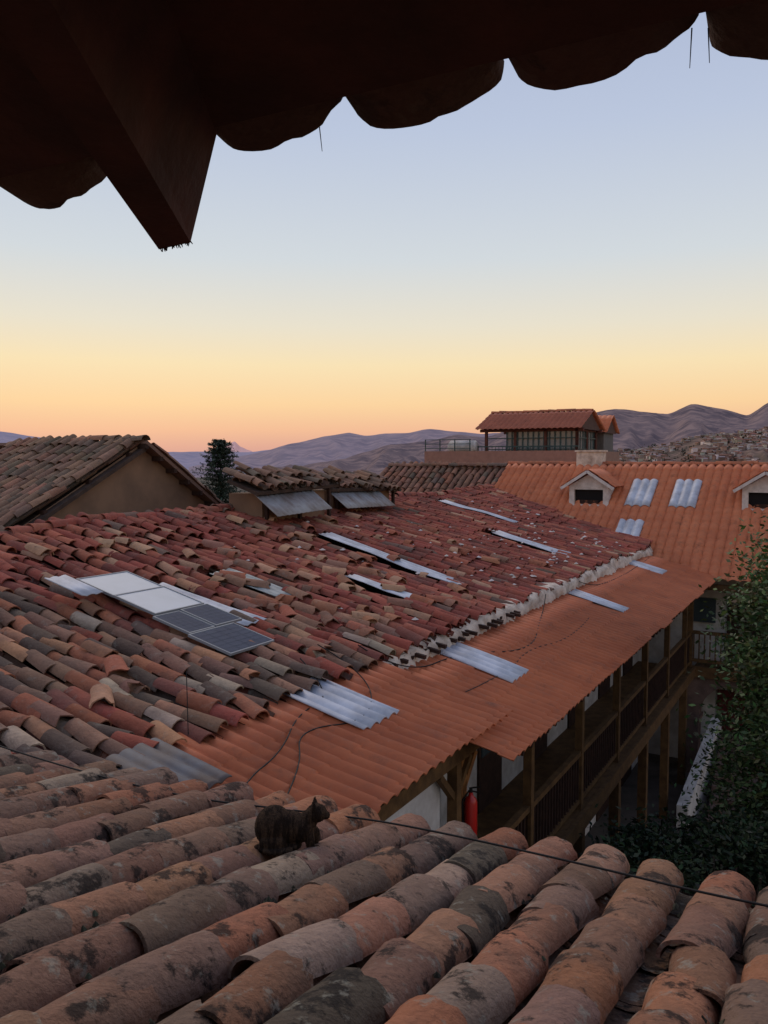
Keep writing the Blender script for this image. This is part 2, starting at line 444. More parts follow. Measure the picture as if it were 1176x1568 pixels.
# ridge lanterns (raised tiled vents with zinc cladding)
def lantern(tag,l0,l1,r0,r1,h,tilt,sh):
    z0=-1.15
    zt=z0+h
    b=MB(); b.lbox(l0,l1,r1,r0,z0-.4,zt-.08); b.obj('vent_wall_'+tag,M_adobe,house)
    A=W(l0-.35,r0+.06,zt-.08); Dd=(R*.8-Z3*.62+L*.05).normalized()
    corr('vent_sheet_'+tag,A,(L+Z3*sh).normalized(),Dd,(l1-l0)*.86,h*1.25,.16,.012,0,0,M_zinc,house)
    S=(-R+Z3*.3+L*tilt).normalized()
    pal=lambda P: pick([(2,(.27,.17,.12)),(2,(.32,.18,.12)),(1,(.2,.15,.11))])
    U=(L+Z3*sh).normalized()
    tile_roof('vent_tiles_'+tag,W(l0-.3,r0+.24,zt-.03),U,S,l1-l0+.5,(r0-r1)*.75+.25,pal,M_red,house,.25,.34,.105,6,1,True,0,
              lambda P:.16*noise.noise(P*1.7),None,3.4)
    ridge_caps('vent_ridge_'+tag,W(l0-.3,r0-.42,zt+.2),W(l0-.3,r0-.42,zt+.2)+U*(l1-l0+.5),M_red,house,pal,.11,.34,6,lambda P:.12*noise.noise(P*1.9))
    b=MB()
    for l in (l0,l1,(l0+l1)/2): b.beam(W(l,r0+.12,z0-.1),W(l,r0+.12,zt),.07,.07)
    b.obj('vent_posts_'+tag,M_dwood,house)
lantern('a',4.75,7.0,-5.15,-6.0,.56,.1,.03)
lantern('b',7.9,10.6,-5.5,-6.3,.52,-.05,-.02)

# ================================================================== FAR WING
far=empty('gallery_house')
LE=15.2; ZE=-3.28; LR=20.5; ZR=-.17; 
sl=(ZR-ZE)/(LR-LE)
DF=(-L+Z3*(-sl)).normalized(); slen=math.hypot(LR-LE,ZR-ZE)
corr('roof',W(LR,-5.9,ZR),R,DF,16,slen,.27,.085,.42,.05,M_or2,far,0,0,0,8,None,.014)
b=MB(); q=W(LR,-5.9,ZR-.03); DB=(L+Z3*(-sl)).normalized(); b.slab(q,q+R*16,q+R*16+DB*5,q+DB*5,.05,(.45,.14,.07)); b.obj('back_slope',M_attr,far)
pal_or=lambda P: J((.54,.19,.10),.08)
ridge_caps('ridge',W(LR,-5.95,ZR+.03),W(LR,10,ZR+.03),M_red,far,pal_or,.12,.4)
for i,(rc,l1,l0,w) in enumerate(((-.76,19.55,18.2,.78),(.6,19.55,18.2,.78),(-.72,17.5,16.6,.72))):
    ln=(l1-l0)/(LR-LE)*slen
    corr('skylight_%d'%i,W(l1,rc-w/2,ZR-(LR-l1)*sl),R,DF,w,ln,.27,.085,0,0,M_trans,far,rc-w/2+5.9,0,.055,8)
pal_old=lambda P: pick([(3,(.25,.14,.095)),(2,(.31,.16,.11)),(1,(.18,.13,.10)),(1,(.36,.16,.10))])
S_f=(L+Z3*sl).normalized()
tile_roof('old_roof_tiles',W(LE+1.2,-11.0,ZE+1.2*sl-.2),R,S_f,5.1,(LR-LE-1.2)/(LR-LE)*slen,pal_old,M_red,far,.27,.36,.11,6,1,False,0,
   lambda P:.08*noise.noise(P*.6),None,1.4,deckdrop=.12)
ridge_caps('old_ridge',W(LR,-11.0,ZR-.05),W(LR,-5.9,ZR-.02),M_red,far,pal_old,.13,.38)
b=MB(); b.lbox(16.4,24.4,-10.9,10,GROUND,ZE-.06)
b.add([W(16.5,-10.9,ZE+.4),W(24.4,-10.9,ZE+.4),W(LR,-10.9,ZR-.25),W(16.5,-10.5,ZE+.4),W(24.4,-10.5,ZE+.4),W(LR,-10.5,ZR-.25)],[(0,2,1),(3,4,5)])
b.obj('walls',M_white,far)
def dormer(tag,lc,rc):
    zb=ZR-(LR-lc)*sl
    w=.64; h=.66
    b=MB(); t=.17
    b.lbox(lc-.06,lc+.1,rc-w,rc-w+t,zb-.05,zb+h); b.lbox(lc-.06,lc+.1,rc+w-t,rc+w,zb-.05,zb+h)
    b.lbox(lc-.06,lc+.1,rc-w+t,rc+w-t,zb-.05,zb+.06)
    b.lbox(lc-.06,lc+.1,rc-w+t,rc+w-t,zb+h-.12,zb+h)
    b.add([W(lc-.05,rc-w,zb+h),W(lc-.05,rc+w,zb+h),W(lc-.05,rc,zb+h+.38),W(lc+.1,rc-w,zb+h),W(lc+.1,rc+w,zb+h),W(lc+.1,rc,zb+h+.38)],[(0,1,2),(3,5,4),(0,2,5,3),(1,4,5,2)])
    for s in (-1,1):
        r=rc+s*(w-.02)
        b.add([W(lc+.1,r,zb-.1),W(lc+.1,r,zb+h),W(lc+.1+h/sl+.1,r,zb+h)],[(0,1,2)])
    b.obj('dormer_frame_'+tag,M_trim,far)
    b=MB(); b.lbox(lc+.05,lc+.07,rc-w+t,rc+w-t,zb+.06,zb+h-.12); b.obj('dormer_opening_'+tag,M_dark,far)
    b=MB(); b.lbox(lc-.0,lc+.04,rc-.3,rc+.3,zb+.08,zb+.2)
    b.obj('dormer_sill_'+tag,M_dwood,far)
    b=MB(); ap=W(lc-.27,rc,zb+h+.47)
    for s in (-1,1):
        e=W(lc-.27,rc+s*(w+.22),zb+h-.09)
        b.beam(ap,e,.05,.09)
    b.obj('dormer_barge_'+tag,M_trim,far)
    for s in (-1,1):
        Dd=(R*s*(w+.22)-Z3*.56).normalized(); ln=math.hypot(w+.22,.56)
        corr('dormer_roof_%s_%d'%(tag,s),W(lc-.25,rc,zb+h+.52),L,Dd,1.75,ln,.25,.04,.4,.02,M_or2,far,0,0,0,6)
dormer('a',18.25,-2.3); dormer('b',18.25,2.95); dormer('c',18.25,7.9)
b=MB(); b.lbox(20.35,20.9,-3.35,-2.45,-.6,.3); b.lbox(20.3,20.95,-3.4,-2.4,.3,.36); b.obj('chimney_block',M_cream,far)
b=MB()
b.lbox(15.3,16.4,BR+.1,10,BZ-.12,BZ); b.beam(W(15.3,BR,BZ-.1),W(15.3,10,BZ-.1),.1,.3)
b.beam(W(15.35,BR,-4.72),W(15.35,10,-4.72),.09,.09); b.beam(W(15.35,BR,-5.5),W(15.35,10,-5.5),.08,.08)
b.beam(W(15.4,BR,-3.45),W(15.4,10,-3.45),.14,.16)
for i in range(4): b.beam(W(15.35,BR+2.4*i,BZ),W(15.35,BR+2.4*i,-3.5),.13,.13)
for i in range(60): 
    r=BR+.1+i*.14; b.beam(W(15.35,r,-5.48),W(15.35,r,-4.75),.035,.035)
b.obj('balcony',M_wood,far)
b=MB()
for i in range(3):
    r=2.2+i*2.6; b.lbox(16.34,16.4,r,r+1.0,BZ,-3.8)
b.obj('balcony_doors',M_dwood,far)
b=MB(); b.lbox(16.3,16.4,1.2,1.9,-4.6,-3.9); b.obj('grey_window',M_glass,far)
b=MB()
def arcade(l0,l1,r_start,n,bay,pw,zs,zt):
    for i in range(n+1):
        r=r_start+i*bay; b.lbox(l0,l1,r-pw/2,r+pw/2,GROUND,zs-.12); b.lbox(l0-.05,l1+.05,r-pw/2-.05,r+pw/2+.05,zs-.12,zs)
    for i in range(n):
        a=r_start+i*bay+pw/2; c=r_start+(i+1)*bay-pw/2; m=(a+c)/2; R0=(c-a)/2; H=min(R0,zt-zs-.12); k=14
        for j in range(k):
            t0=pi-pi*j/k; t1=pi-pi*(j+1)/k
            ra,za=m+R0*cos(t0),zs+H*sin(t0); rb_,zb=m+R0*cos(t1),zs+H*sin(t1)
            b.hexa([W(l0,ra,za),W(l0,rb_,zb),W(l1,rb_,zb),W(l1,ra,za),W(l0,ra,zt),W(l0,rb_,zt),W(l1,rb_,zt),W(l1,ra,zt)])
        b.lbox(l0,l1,a-pw,a,zs,zt)
    b.lbox(l0,l1,r_start+n*bay-pw/2,r_start+n*bay+pw/2,zs,zt)
arcade(15.35,15.8,-1.0,4,2.45,.4,-7.05,BZ-.26)
b.obj('stone_arcade',M_stone,far)
b=MB()
for r in (2.0,4.6): b.lbox(16.34,16.4,r,r+1.6,GROUND,-6.5)
b.obj('arcade_doors',simple('oxblood_paint',(.14,.03,.03),(.09,.02,.02),6,.6),far)

# white stair parapet
st=empty('courtyard_staircase')
b=MB()
b.hexa([W(11.6,1.75,GROUND),W(11.6,2.0,GROUND),W(14.9,2.3,GROUND),W(14.9,2.05,GROUND),W(11.6,1.75,-8.15),W(11.6,2.0,-8.15),W(14.9,2.3,-6.9),W(14.9,2.05,-6.9)])
b.obj('parapet',M_white,st)
b=MB()
for i in range(9): b.lbox(12.0+i*.3,12.3+i*.3,2.35,3.4,GROUND,GROUND+.17*(i+1))
b.obj('steps',M_stone,st)

# ================================================================== ADOBE HOUSE (left)
ad=empty('adobe_house')
rg=-7.5; la,za=3.75,.42; ln_,zn=.7,-1.15; lf,zf=6.3,-1.2
b=MB()
b.add([W(ln_+.3,rg,-3.5),W(lf-.2,rg,-3.5),W(lf-.2,rg,zf),W(la,rg,za-.12),W(ln_+.3,rg,zn)],[(0,1,2,3,4)])
b.lbox(ln_+.3,lf-.2,-17,rg-.01,-8.7,zn-.1)
b.obj('gable_wall',M_adobe,ad)
pal_ad=lambda P: pick([(3,(.26,.165,.115)),(2,(.32,.195,.13)),(2,(.19,.14,.10)),(.7,(.36,.18,.12))])
Sa=(L*(la-ln_)+Z3*(za-zn)); sal=Sa.length; Sa.normalize()
A=W(ln_,rg+.12-3.9,zn-.1)
tile_roof('roof_tiles',A,R,Sa,3.85,sal,pal_ad,M_red,ad,.26,.35,.11,6,1,True,0,lambda P:.09*noise.noise(P*.5),None,1.9,deckdrop=.06)
Sb=(-L*(lf-la)+Z3*(za-zf)); sbl=Sb.length; Sb.normalize()
b=MB(); q=W(lf,rg+.25-5,zf-.02); b.slab(q,q+R*5,q+R*5+Sb*sbl,q+Sb*sbl,.07,(.2,.12,.09)); b.obj('far_slope',M_attr,ad)
ridge_caps('ridge',W(la,rg+.2,za+.0),W(la,rg-4,za-.1),M_red,ad,pal_ad,.13,.38,7,lambda P:.06*noise.noise(P*.7))
b=MB()
for i in range(7):
    t=i/6.5; p=W(la+(lf-la)*t,rg-.2,za+(zf-za)*t-.14); b.beam(p,p+R*.45,.08,.09)
for i in range(3):
    t=i/3+.1; p=W(la+(ln_-la)*t,rg-.2,za+(zn-za)*t-.15); b.beam(p,p+R*.3,.08,.09)
b.obj('purlins',M_dwood,ad)
ridge_caps('verge_tiles',W(lf,rg+.2,zf+.0),W(la,rg+.2,za+.02),M_red,ad,pal_ad,.09,.34)
b2=empty('adobe_house')
tile_roof('roof_tiles',W(-2.5,-10.2,-1.35),L,(-R+Z3*.42).normalized(),7.5,4.2,pal_ad,M_red,b2,.26,.35,.11,6,1,False,0,lambda P:.08*noise.noise(P*.5),None,1.5,deckdrop=.1)
b=MB(); b.lbox(-2.4,5.4,-20,-10.5,GROUND,-1.6); b.obj('walls',M_adobe,b2)

# ================================================================== FOREGROUND HOUSE
own=empty('tiled_roof_house')
pal_fg=lambda P: pick([(4,(.33,.19,.13)),(3,(.37,.195,.12)),(2.2,(.27,.175,.13)),(1.7,(.41,.185,.105)),(1.3,(.15,.115,.09)),(1.5,(.40,.29,.215))])
AR=math.radians(28.5); LRW=V(sin(AR),cos(AR),0)
slope_row=.22*LRW.dot(LF)
S_fg=(-LRW+Z3*slope_row).normalized()
Nfg=RF.cross(S_fg).normalized(); Nfg=Nfg if Nfg.z>0 else -Nfg
def skip_fg(P):
    l,r=loc(P)
    if r<-.1 and l>-20:
        zr=-2.4+.24*(-r)
        if zr>zfg(P)+.02: return True
    return False
Afg=E0+RF*(-.275*42)+Z3*(-2.0-.155)
tile_roof('foreground_tiles',Afg,RF,S_fg,.275*58,6.2,pal_fg,M_fg,own,.275,.355,.122,12,4,True,.09,
   lambda P:.05*noise.noise(V(P.x*.7,P.y*.7,4)),skip_fg,1.6,True,False,.09,.045,chip=.05)
b=MB()
q0=E0+RF*-3.4+Z3*(-2.0-.16)+S_fg*.05-Nfg*.03
b.slab(q0,q0+RF*9,q0+RF*9+S_fg*6.1,q0+S_fg*6.1,.08)
b.slab(q0-RF*8.2+S_fg*.9-Nfg*.02,q0+S_fg*.9-Nfg*.02,q0+S_fg*6.1-Nfg*.02,q0-RF*8.2+S_fg*6.1-Nfg*.02,.08)
b.obj('roof_bed',M_soil,own)
b=MB()
p0=E0-LF*.45-RF*3; p1=E0-LF*.45+RF*6
b.hexa([V(p0.x,p0.y,GROUND),V(p1.x,p1.y,GROUND),V(p1.x-2*LF.x,p1.y-2*LF.y,GROUND),V(p0.x-2*LF.x,p0.y-2*LF.y,GROUND),
        V(p0.x,p0.y,-2.35),V(p1.x,p1.y,-2.35),V(p1.x-2*LF.x,p1.y-2*LF.y,-2.3),V(p0.x-2*LF.x,p0.y-2*LF.y,-2.3)])
b.obj('courtyard_wall',M_white,own)
# moss tufts between / on the tiles
b=MB()
for i in range(420):
    P=E0+RF*rnd.uniform(-6,3)-LF*rnd.uniform(.1,3.6); 
    if skip_fg(P): continue
    z=zfg(P)-.085; s=rnd.uniform(.01,.032)
    cc_=rnd.choice(((.075,.075,.05),(.10,.10,.075),(.05,.045,.035)))
    for k in range(6):
        c_=V(P.x+rnd.gauss(0,s),P.y+rnd.gauss(0,s),z+rnd.uniform(0,s)); 
        vs=[c_+V(cos(a)*s*.5,sin(a)*s*.5,0) for a in (0,1.3,2.6,3.9,5.2)]+[c_+V(0,0,s*.6)]
        b.add(vs,[(a,(a+1)%5,5) for a in range(5)],J(cc_,.3))
b.obj('moss_tufts',M_attr,own)
# overhead eave
A27=math.radians(27.5); LO=V(sin(A27),cos(A27),0); RO=V(cos(A27),-sin(A27),0)
S_o=(-LO+Z3*.26).normalized(); No=RO.cross(S_o).normalized(); No=No if No.z>0 else -No
mb=MB(); EO=V(.062,1.296,.507)
for i in range(-9,9):
    base=EO+RO*(.268*i+rnd.uniform(-.012,.012))+No*rnd.uniform(-.008,.008)
    o=rnd.uniform(-.03,.03)
    for k in range(9):
        sd=rnd.random()*9
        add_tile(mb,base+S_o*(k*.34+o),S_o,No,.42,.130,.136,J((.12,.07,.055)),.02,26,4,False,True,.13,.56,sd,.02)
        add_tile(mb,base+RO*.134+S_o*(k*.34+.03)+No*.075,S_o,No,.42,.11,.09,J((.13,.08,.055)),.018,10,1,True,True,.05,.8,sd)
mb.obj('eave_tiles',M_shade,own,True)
b=MB()
q=EO-RO*2.6+S_o*.12+No*.006
b.slab(q,q+RO*5.2,q+RO*5.2+S_o*3.0,q+S_o*3.0,.02)
for i in range(10):
    p=q+S_o*(.35+i*.3)-No*.03; b.beam(p,p+RO*5.2,.05,.04)
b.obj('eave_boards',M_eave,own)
b=MB()
s0=[V(-.383,1.425,.358),V(-.322,1.395,.362),V(-.262,1.345,.535),V(-.43,1.40,.535)]
s1=[V(-.43,.2,.58),V(-.35,.2,.58),V(-.30,.2,.80),V(-.48,.2,.80)]
b.add(s0+s1,[(0,1,2,3),(7,6,5,4),(0,4,5,1),(1,5,6,2),(2,6,7,3),(3,7,4,0)])
b.obj('hip_rafter',M_eave,own)
b=MB()
p,q=V(-.383,1.425,.358),V(-.322,1.395,.362)
for i in range(26):
    t=rnd.random(); s=p.lerp(q,t)+V(0,0,.002); b.cyl(s,s+V(rnd.uniform(-.004,.004),0,-rnd.uniform(.003,.008)),.0012,.0006,4)
for (x,y,z,n) in ((.405,1.095,.535,2),(.50,1.045,.50,2),(-.12,1.38,.53,1)):
    for i in range(n):
        p=V(x+rnd.uniform(-.015,.015),y,z+.02); b.cyl(p,p+V(rnd.uniform(-.012,.012),.005,-rnd.uniform(.035,.05)),.001,.0005,4)
b.obj('straw_wisps',M_dwood,own)
b=MB(); b.hexa([V(-3.5,-1.6,-1.2),V(3.0,-1.6,-1.2),V(3.0,-1.4,-1.2),V(-3.5,-1.4,-1.2),V(-3.5,-1.6,1.2),V(3.0,-1.6,1.2),V(3.0,-1.4,1.2),V(-3.5,-1.4,1.2)])
b.obj('upper_wall',M_white,own)

# ================================================================== ROOFTOP PAVILION
pv=empty('rooftop_pavilion_house')
l0,l1,r0,r1=27.2,30.2,-9.6,-5.35
b=MB()
b.lbox(25.5,34,-14,-4.9,GROUND,-.3,(.30,.18,.14))
b.lbox(26.0,26.25,-12.2,-4.9,-.3,.42,(.38,.20,.15)); b.lbox(26.25,33,-5.1,-4.9,-.3,.42,(.34,.20,.15))
b.obj('brick_base',M_brick,pv)
b=MB()
for r in (r0,(r0*2+r1)/3,(r0+2*r1)/3,r1):
    b.beam(W(l0,r,-.2),W(l0,r,1.4),.12,.12)
for l in (l0,(l0+l1)/2,l1): b.beam(W(l,r1,-.2),W(l,r1,1.4),.12,.12)
b.beam(W(l1,r0,-.2),W(l1,r0,1.4),.12,.12)
b.beam(W(l0,r0-.3,1.36),W(l0,r1+.3,1.36),.12,.14); b.beam(W(l1,r0-.3,1.36),W(l1,r1+.3,1.36),.12,.14)
b.beam(W(l0,r1,1.36),W(l1,r1,1.36),.1,.12)
b.obj('frame',simple('dark_red_wood',(.15,.055,.04),(.09,.04,.03),5),pv)
b=MB()
n=13
for i in range(n+1):
    r=r0+1.0+(r1-r0-1.0)*i/n; b.beam(W(l0-.02,r,.0),W(l0-.02,r,1.3),.035,.035)
for i in range(8):
    l=l0+(l1-l0)*i/7; b.beam(W(l,r1+.02,.0),W(l,r1+.02,1.3),.035,.035)
for z in (.0,.5,1.0): 
    b.beam(W(l0-.02,r0,z),W(l0-.02,r1,z),.04,.04); b.beam(W(l0,r1+.02,z),W(l1,r1+.02,z),.04,.04)
b.beam(W(26.6,-9.9,.62),W(26.6,-5.1,.62),.05,.05)
for i in range(30): b.beam(W(26.6,-9.9+i*.165,.4),W(26.6,-9.9+i*.165,.62),.02,.02)
for z in (.55,.75,.95): b.beam(W(26.1,-12.2,z),W(26.1,-9.9,z),.03,.03)
for i in range(4): b.beam(W(26.1,-12.2+i*.75,.4),W(26.1,-12.2+i*.75,.97),.04,.04)
b.obj('metal_rails',simple('teal_metal',(.06,.10,.09),(.04,.06,.06),5,.5),pv)
b=MB(); b.lbox(l0+.05,l0+.06,r0+1.0,r1,-.2,1.3); b.lbox(l0,l1,r1-.06,r1-.05,-.2,1.3); 
b.obj('glazing',simple('pavilion_glass',(.14,.18,.18),(.22,.25,.24),2,.1,.7,bump=0),pv)
b=MB(); b.lbox(l1-.2,l1-.1,r0+2.2,r1,-.2,1.3); b.obj('back_wall',M_dark,pv)
b=MB(); b.lbox(l0+.5,l1-.3,r0+1.2,r1-.6,-.25,.35,(.12,.09,.08)); b.obj('furniture',M_attr,pv)
zr=2.22; ze=1.38; lm=(l0+l1)/2; run=lm-l0+.5
for s in (-1,1):
    Dd=(L*s*run-Z3*(zr-ze)).normalized()
    corr('roof_slope_%d'%s,W(lm,r0-.35,zr),R,Dd,r1-r0+.7,math.hypot(run,zr-ze),.25,.05,.42,.03,M_or2 if s>0 else orange_mat('pavilion_tile',(.46,.16,.10),(.36,.125,.08)),pv,0,0,0,8)
b=MB(); b.add([W(l0-.1,r1+.2,ze),W(l1+.1,r1+.2,ze),W(lm,r1+.2,zr-.04)],[(0,1,2)],(.12,.07,.055)); b.add([W(l0-.1,r0-.2,ze),W(l1+.1,r0-.2,ze),W(lm,r0-.2,zr-.04)],[(0,2,1)],(.12,.07,.055))
b.obj('gable_boards',M_attr,pv)
ridge_caps('ridge',W(lm,r0-.35,zr+.02),W(lm,r1+.35,zr+.02),M_red,pv,pal_or,.12,.4)
b=MB(); b.lbox(31.1,32.9,-6.6,-5.2,-.3,1.35,(.16,.15,.14)); b.obj('stair_turret',M_attr,pv)
for s in (-1,1):
    Dd=(L*s*1.2-Z3*.85).normalized()
    corr('turret_roof_%d'%s,W(32.0,-6.9,2.15),R,Dd,1.95,1.47,.25,.05,.42,.03,M_or2,pv,0,0,0,8)
b=MB(); b.add([W(30.9,-5.1,1.3),W(33.1,-5.1,1.3),W(32.0,-5.1,2.08)],[(0,1,2)],(.12,.07,.055)); b.obj('turret_gable',M_attr,pv)
tk=empty('water_tank'); b=MB(); b.cyl(W(26.6,-11.1,.62),W(26.6,-9.9,.62),.3,.3,18); 
b.cyl(W(26.6,-11.2,.62),W(26.6,-11.1,.62),.2,.3,18); b.cyl(W(26.6,-9.9,.62),W(26.6,-9.8,.62),.3,.2,18); b.obj('tank_body',M_white,tk,True)
b=MB(); b.lbox(26.4,26.8,-10.9,-10.7,-.3,.38); b.lbox(26.4,26.8,-10.3,-10.1,-.3,.38); b.obj('tank_cradle',M_dwood,tk)

# ================================================================== VEGETATION
def leaf_cloud(mb,c,rad,nclump,nleaf,size,cols,spread=.28,shell=.6):
    for i in range(nclump):
        while True:
            d=V(rnd.uniform(-1,1),rnd.uniform(-1,1),rnd.uniform(-1,1))
            if shell*.4<d.length<1: break
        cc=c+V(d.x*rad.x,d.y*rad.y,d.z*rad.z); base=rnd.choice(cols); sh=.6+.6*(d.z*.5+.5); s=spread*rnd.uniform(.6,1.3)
        for j in range(nleaf):
            p=cc+V(rnd.gauss(0,s),rnd.gauss(0,s),rnd.gauss(0,s*.7))
            a=V(rnd.gauss(0,1),rnd.gauss(0,1),rnd.gauss(0,.6)).normalized(); q=a.cross(V(rnd.gauss(0,1),rnd.gauss(0,1),rnd.gauss(0,1))).normalized()
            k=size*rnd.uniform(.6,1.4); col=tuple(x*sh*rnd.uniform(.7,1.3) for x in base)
            mb.add([p-a*k,p+q*k*.45,p+a*k,p-q*k*.45],[(0,1,2,3)],col)
greens=[(.06,.095,.03),(.085,.12,.038),(.045,.075,.025),(.10,.12,.04)]
def tree(name,base,h,center,rad,ncl,nlf,size,cols,spread=.28):
    e=empty(name)
    t=MB(); top=V(center.x,center.y,center.z); 
    pts=[base,base.lerp(top,.35)+V(.1,.05,0),base.lerp(top,.7)+V(-.08,.1,0),top]
    rr=[.16,.12,.09,.05]
    for i in range(3): t.cyl(pts[i],pts[i+1],rr[i],rr[i+1],9)
    for i in range(9):
        s=pts[1].lerp(pts[3],rnd.uniform(.2,1)); d=V(rnd.uniform(-1,1)*rad.x,rnd.uniform(-1,1)*rad.y,rnd.uniform(-.2,.9)*rad.z)*.85
        m=s+d*.5+V(0,0,.15); t.cyl(s,m,.05,.032,6); t.cyl(m,s+d,.032,.012,6)
    t.obj('trunk_and_limbs',M_bark,e,True)
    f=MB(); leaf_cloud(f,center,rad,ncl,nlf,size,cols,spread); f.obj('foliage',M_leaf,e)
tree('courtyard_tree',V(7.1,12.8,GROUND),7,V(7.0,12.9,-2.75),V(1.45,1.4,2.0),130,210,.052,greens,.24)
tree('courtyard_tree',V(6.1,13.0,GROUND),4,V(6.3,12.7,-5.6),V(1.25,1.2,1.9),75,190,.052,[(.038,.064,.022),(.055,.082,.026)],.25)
for (x,y,zt,rx) in ((4.1,12.5,-5.7,.75),(5.1,12.4,-5.5,1.0),(3.7,11.0,-5.15,.8),(4.8,10.9,-5.0,1.0),(5.9,11.4,-4.75,1.0),(3.1,9.8,-5.0,.65),(3.9,11.8,-5.5,.7),(2.75,9.1,-5.0,.5)):
    e=empty('garden_shrub'); t=MB()
    for i in range(5): t.cyl(V(x,y,GROUND),V(x+rnd.uniform(-.4,.4),y+rnd.uniform(-.4,.4),zt-.5),.04,.015,6)
    t.obj('stems',M_bark,e)
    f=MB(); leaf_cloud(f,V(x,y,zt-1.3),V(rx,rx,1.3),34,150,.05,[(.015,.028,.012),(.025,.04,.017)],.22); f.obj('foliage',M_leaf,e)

# conifer
e=empty('araucaria_tree'); bx,by=-24.0,121.0; ztop=2.8; zb=-15
t=MB(); t.cyl(V(bx,by,zb),V(bx,by,ztop),.3,.05,8); f=MB()
zz=ztop-.2
while zz>-9:
    bl=min(3.3,.9+.75*(ztop-zz)**.85)*rnd.uniform(.8,1.12); nb=8+rnd.randint(0,2); a0=rnd.random()*6
    for i in range(nb):
        a=a0+2*pi*i/nb+rnd.uniform(-.15,.15); d=V(cos(a),sin(a),.16); q=V(bx,by,zz)+d*bl*rnd.uniform(.7,1.1)
        t.cyl(V(bx,by,zz),q,.05,.02,5)
        for j in range(66):
            tt=rnd.uniform(.1,1.05); p=V(bx,by,zz).lerp(q,tt)+V(rnd.gauss(0,.17),rnd.gauss(0,.17),rnd.gauss(.03,.15))
            dd=V(rnd.gauss(0,1),rnd.gauss(0,1),rnd.gauss(.4,.6)).normalized(); s=V(dd.y,-dd.x,.3).normalized(); kk=rnd.uniform(.16,.34)
            f.add([p-dd*kk,p+s*kk*.4,p+dd*kk,p-s*kk*.4],[(0,1,2,3)],J(rnd.choice(((.04,.06,.045),(.055,.078,.058))),.2))
    zz-=rnd.uniform(.5,.75)
t.obj('trunk_and_branches',M_bark,e); f.obj('needles',M_leaf,e)

# ================================================================== GROUND + HILLS
def gz(rho):
    if rho<70: return GROUND
    return max(-85,GROUND-(rho-70)*.085)
vs=[];fs=[];rings=[0,4,8,14,22,35,50,70,90,120,160,220,300,420,600,850,1000,1400,2000,3000,5000,9000,16000,30000]; n=96
vs.append(V(0,0,GROUND))
for rr in rings[1:]:
    for i in range(n):
        a=2*pi*i/n; vs.append(V(rr*cos(a),rr*sin(a),gz(rr)+(3*noise.noise(V(rr*cos(a)*.004,rr*sin(a)*.004,0)) if rr>100 else 0)))
for i in range(n): fs.append((0,1+i,1+(i+1)%n))
for k in range(len(rings)-2):
    for i in range(n): a=1+k*n; fs.append((a+i,a+n+i,a+n+(i+1)%n,a+(i+1)%n))
b=MB(); b.add(vs,fs)
t=NT('ground_earth',.95,.1); c=t.mix(t.noise(.02,8,.35,.65),(.13,.105,.09),(.10,.10,.075)); c=t.mix(t.noise(1.2,5,.4,.7),c,(.07,.06,.05)); t.col(c)
b.obj('ground',t.m,None,True)

def interp(tab,x):
    if x<=tab[0][0]: return tab[0][1]
    for (a,va),(b_,vb) in zip(tab,tab[1:]):
        if x<=b_:
            t=(x-a)/(b_-a); t=t*t*(3-2*t)*.5+t*.5; return va+(vb-va)*t
    return tab[-1][1]
def hillfun(dist,tab,foot,seed,rough):
    def f(X,t):
        zc=interp(tab,X)*dist
        zc+=dist*rough*(noise.fractal(V(X*14,seed,0),1.0,2.0,5))
        if t<=1:
            y=dist*(.5+.5*t); z=foot+(zc-foot)*(t**1.15)
            rdg=1-abs(noise.noise(V(X*16+seed,t*1.6,seed+3)))*2
            rd2=1-abs(noise.noise(V(X*37+seed,t*3.6,seed+7)))*2
            z+=dist*rough*(3.0*noise.fractal(V(X*9,t*2.2,seed+3),1.0,2.0,5)+4.2*(rdg-.5)+2.2*(rd2-.5))*sin(pi*min(1,t))
        else:
            y=dist*(.5+.5*t); z=zc-(zc-foot)*(t-1)*2
        return V(X*y,y,z)
    return f
def hills(dist,tab,foot,seed,rough,cols,name='hills',sc=1.0):
    f=hillfun(dist,tab,foot,seed,rough); nx,nt=420,40; vs=[];fs=[]
    x0,x1=tab[0][0],tab[-1][0]
    for j in range(nt+1):
        t=j/nt*1.35
        if abs(t-1)<.017: t=1
        for i in range(nx+1): vs.append(f(x0+(x1-x0)*i/nx,t))
    k=nx+1
    for j in range(nt):
        for i in range(nx): fs.append((j*k+i,j*k+i+1,(j+1)*k+i+1,(j+1)*k+i))
    b=MB(); b.add(vs,fs)
    m=NT('hill_'+str(int(dist)),1,.0); cc=m.mix(m.noise(14.0/dist*sc,9,.38,.62),cols[0],cols[1]); cc=m.mix(m.noise(60.0/dist*sc,8,.45,.6),cc,cols[2]); m.col(cc)  # aerial haze is put into each layer's base colours, paler with distance
    b.obj(name,m.m,None,True); return f
def px(l): return [((u-588)/1258.0,(705-v)/1262.0) for u,v in l]
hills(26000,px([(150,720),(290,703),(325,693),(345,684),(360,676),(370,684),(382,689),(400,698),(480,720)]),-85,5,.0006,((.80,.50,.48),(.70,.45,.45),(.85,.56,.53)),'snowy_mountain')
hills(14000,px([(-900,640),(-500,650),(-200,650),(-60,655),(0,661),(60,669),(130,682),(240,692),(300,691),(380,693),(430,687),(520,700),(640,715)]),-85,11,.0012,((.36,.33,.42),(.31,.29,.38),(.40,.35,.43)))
hills(8000,px([(290,716),(380,697),(450,680),(500,668),(535,662),(560,667),(590,664),(620,664),(660,657),(700,662),(740,665),(850,655),(950,655),(1100,660),(1500,650),(1900,640)]),-85,21,.0018,((.31,.26,.30),(.245,.21,.255),(.38,.30,.33)))
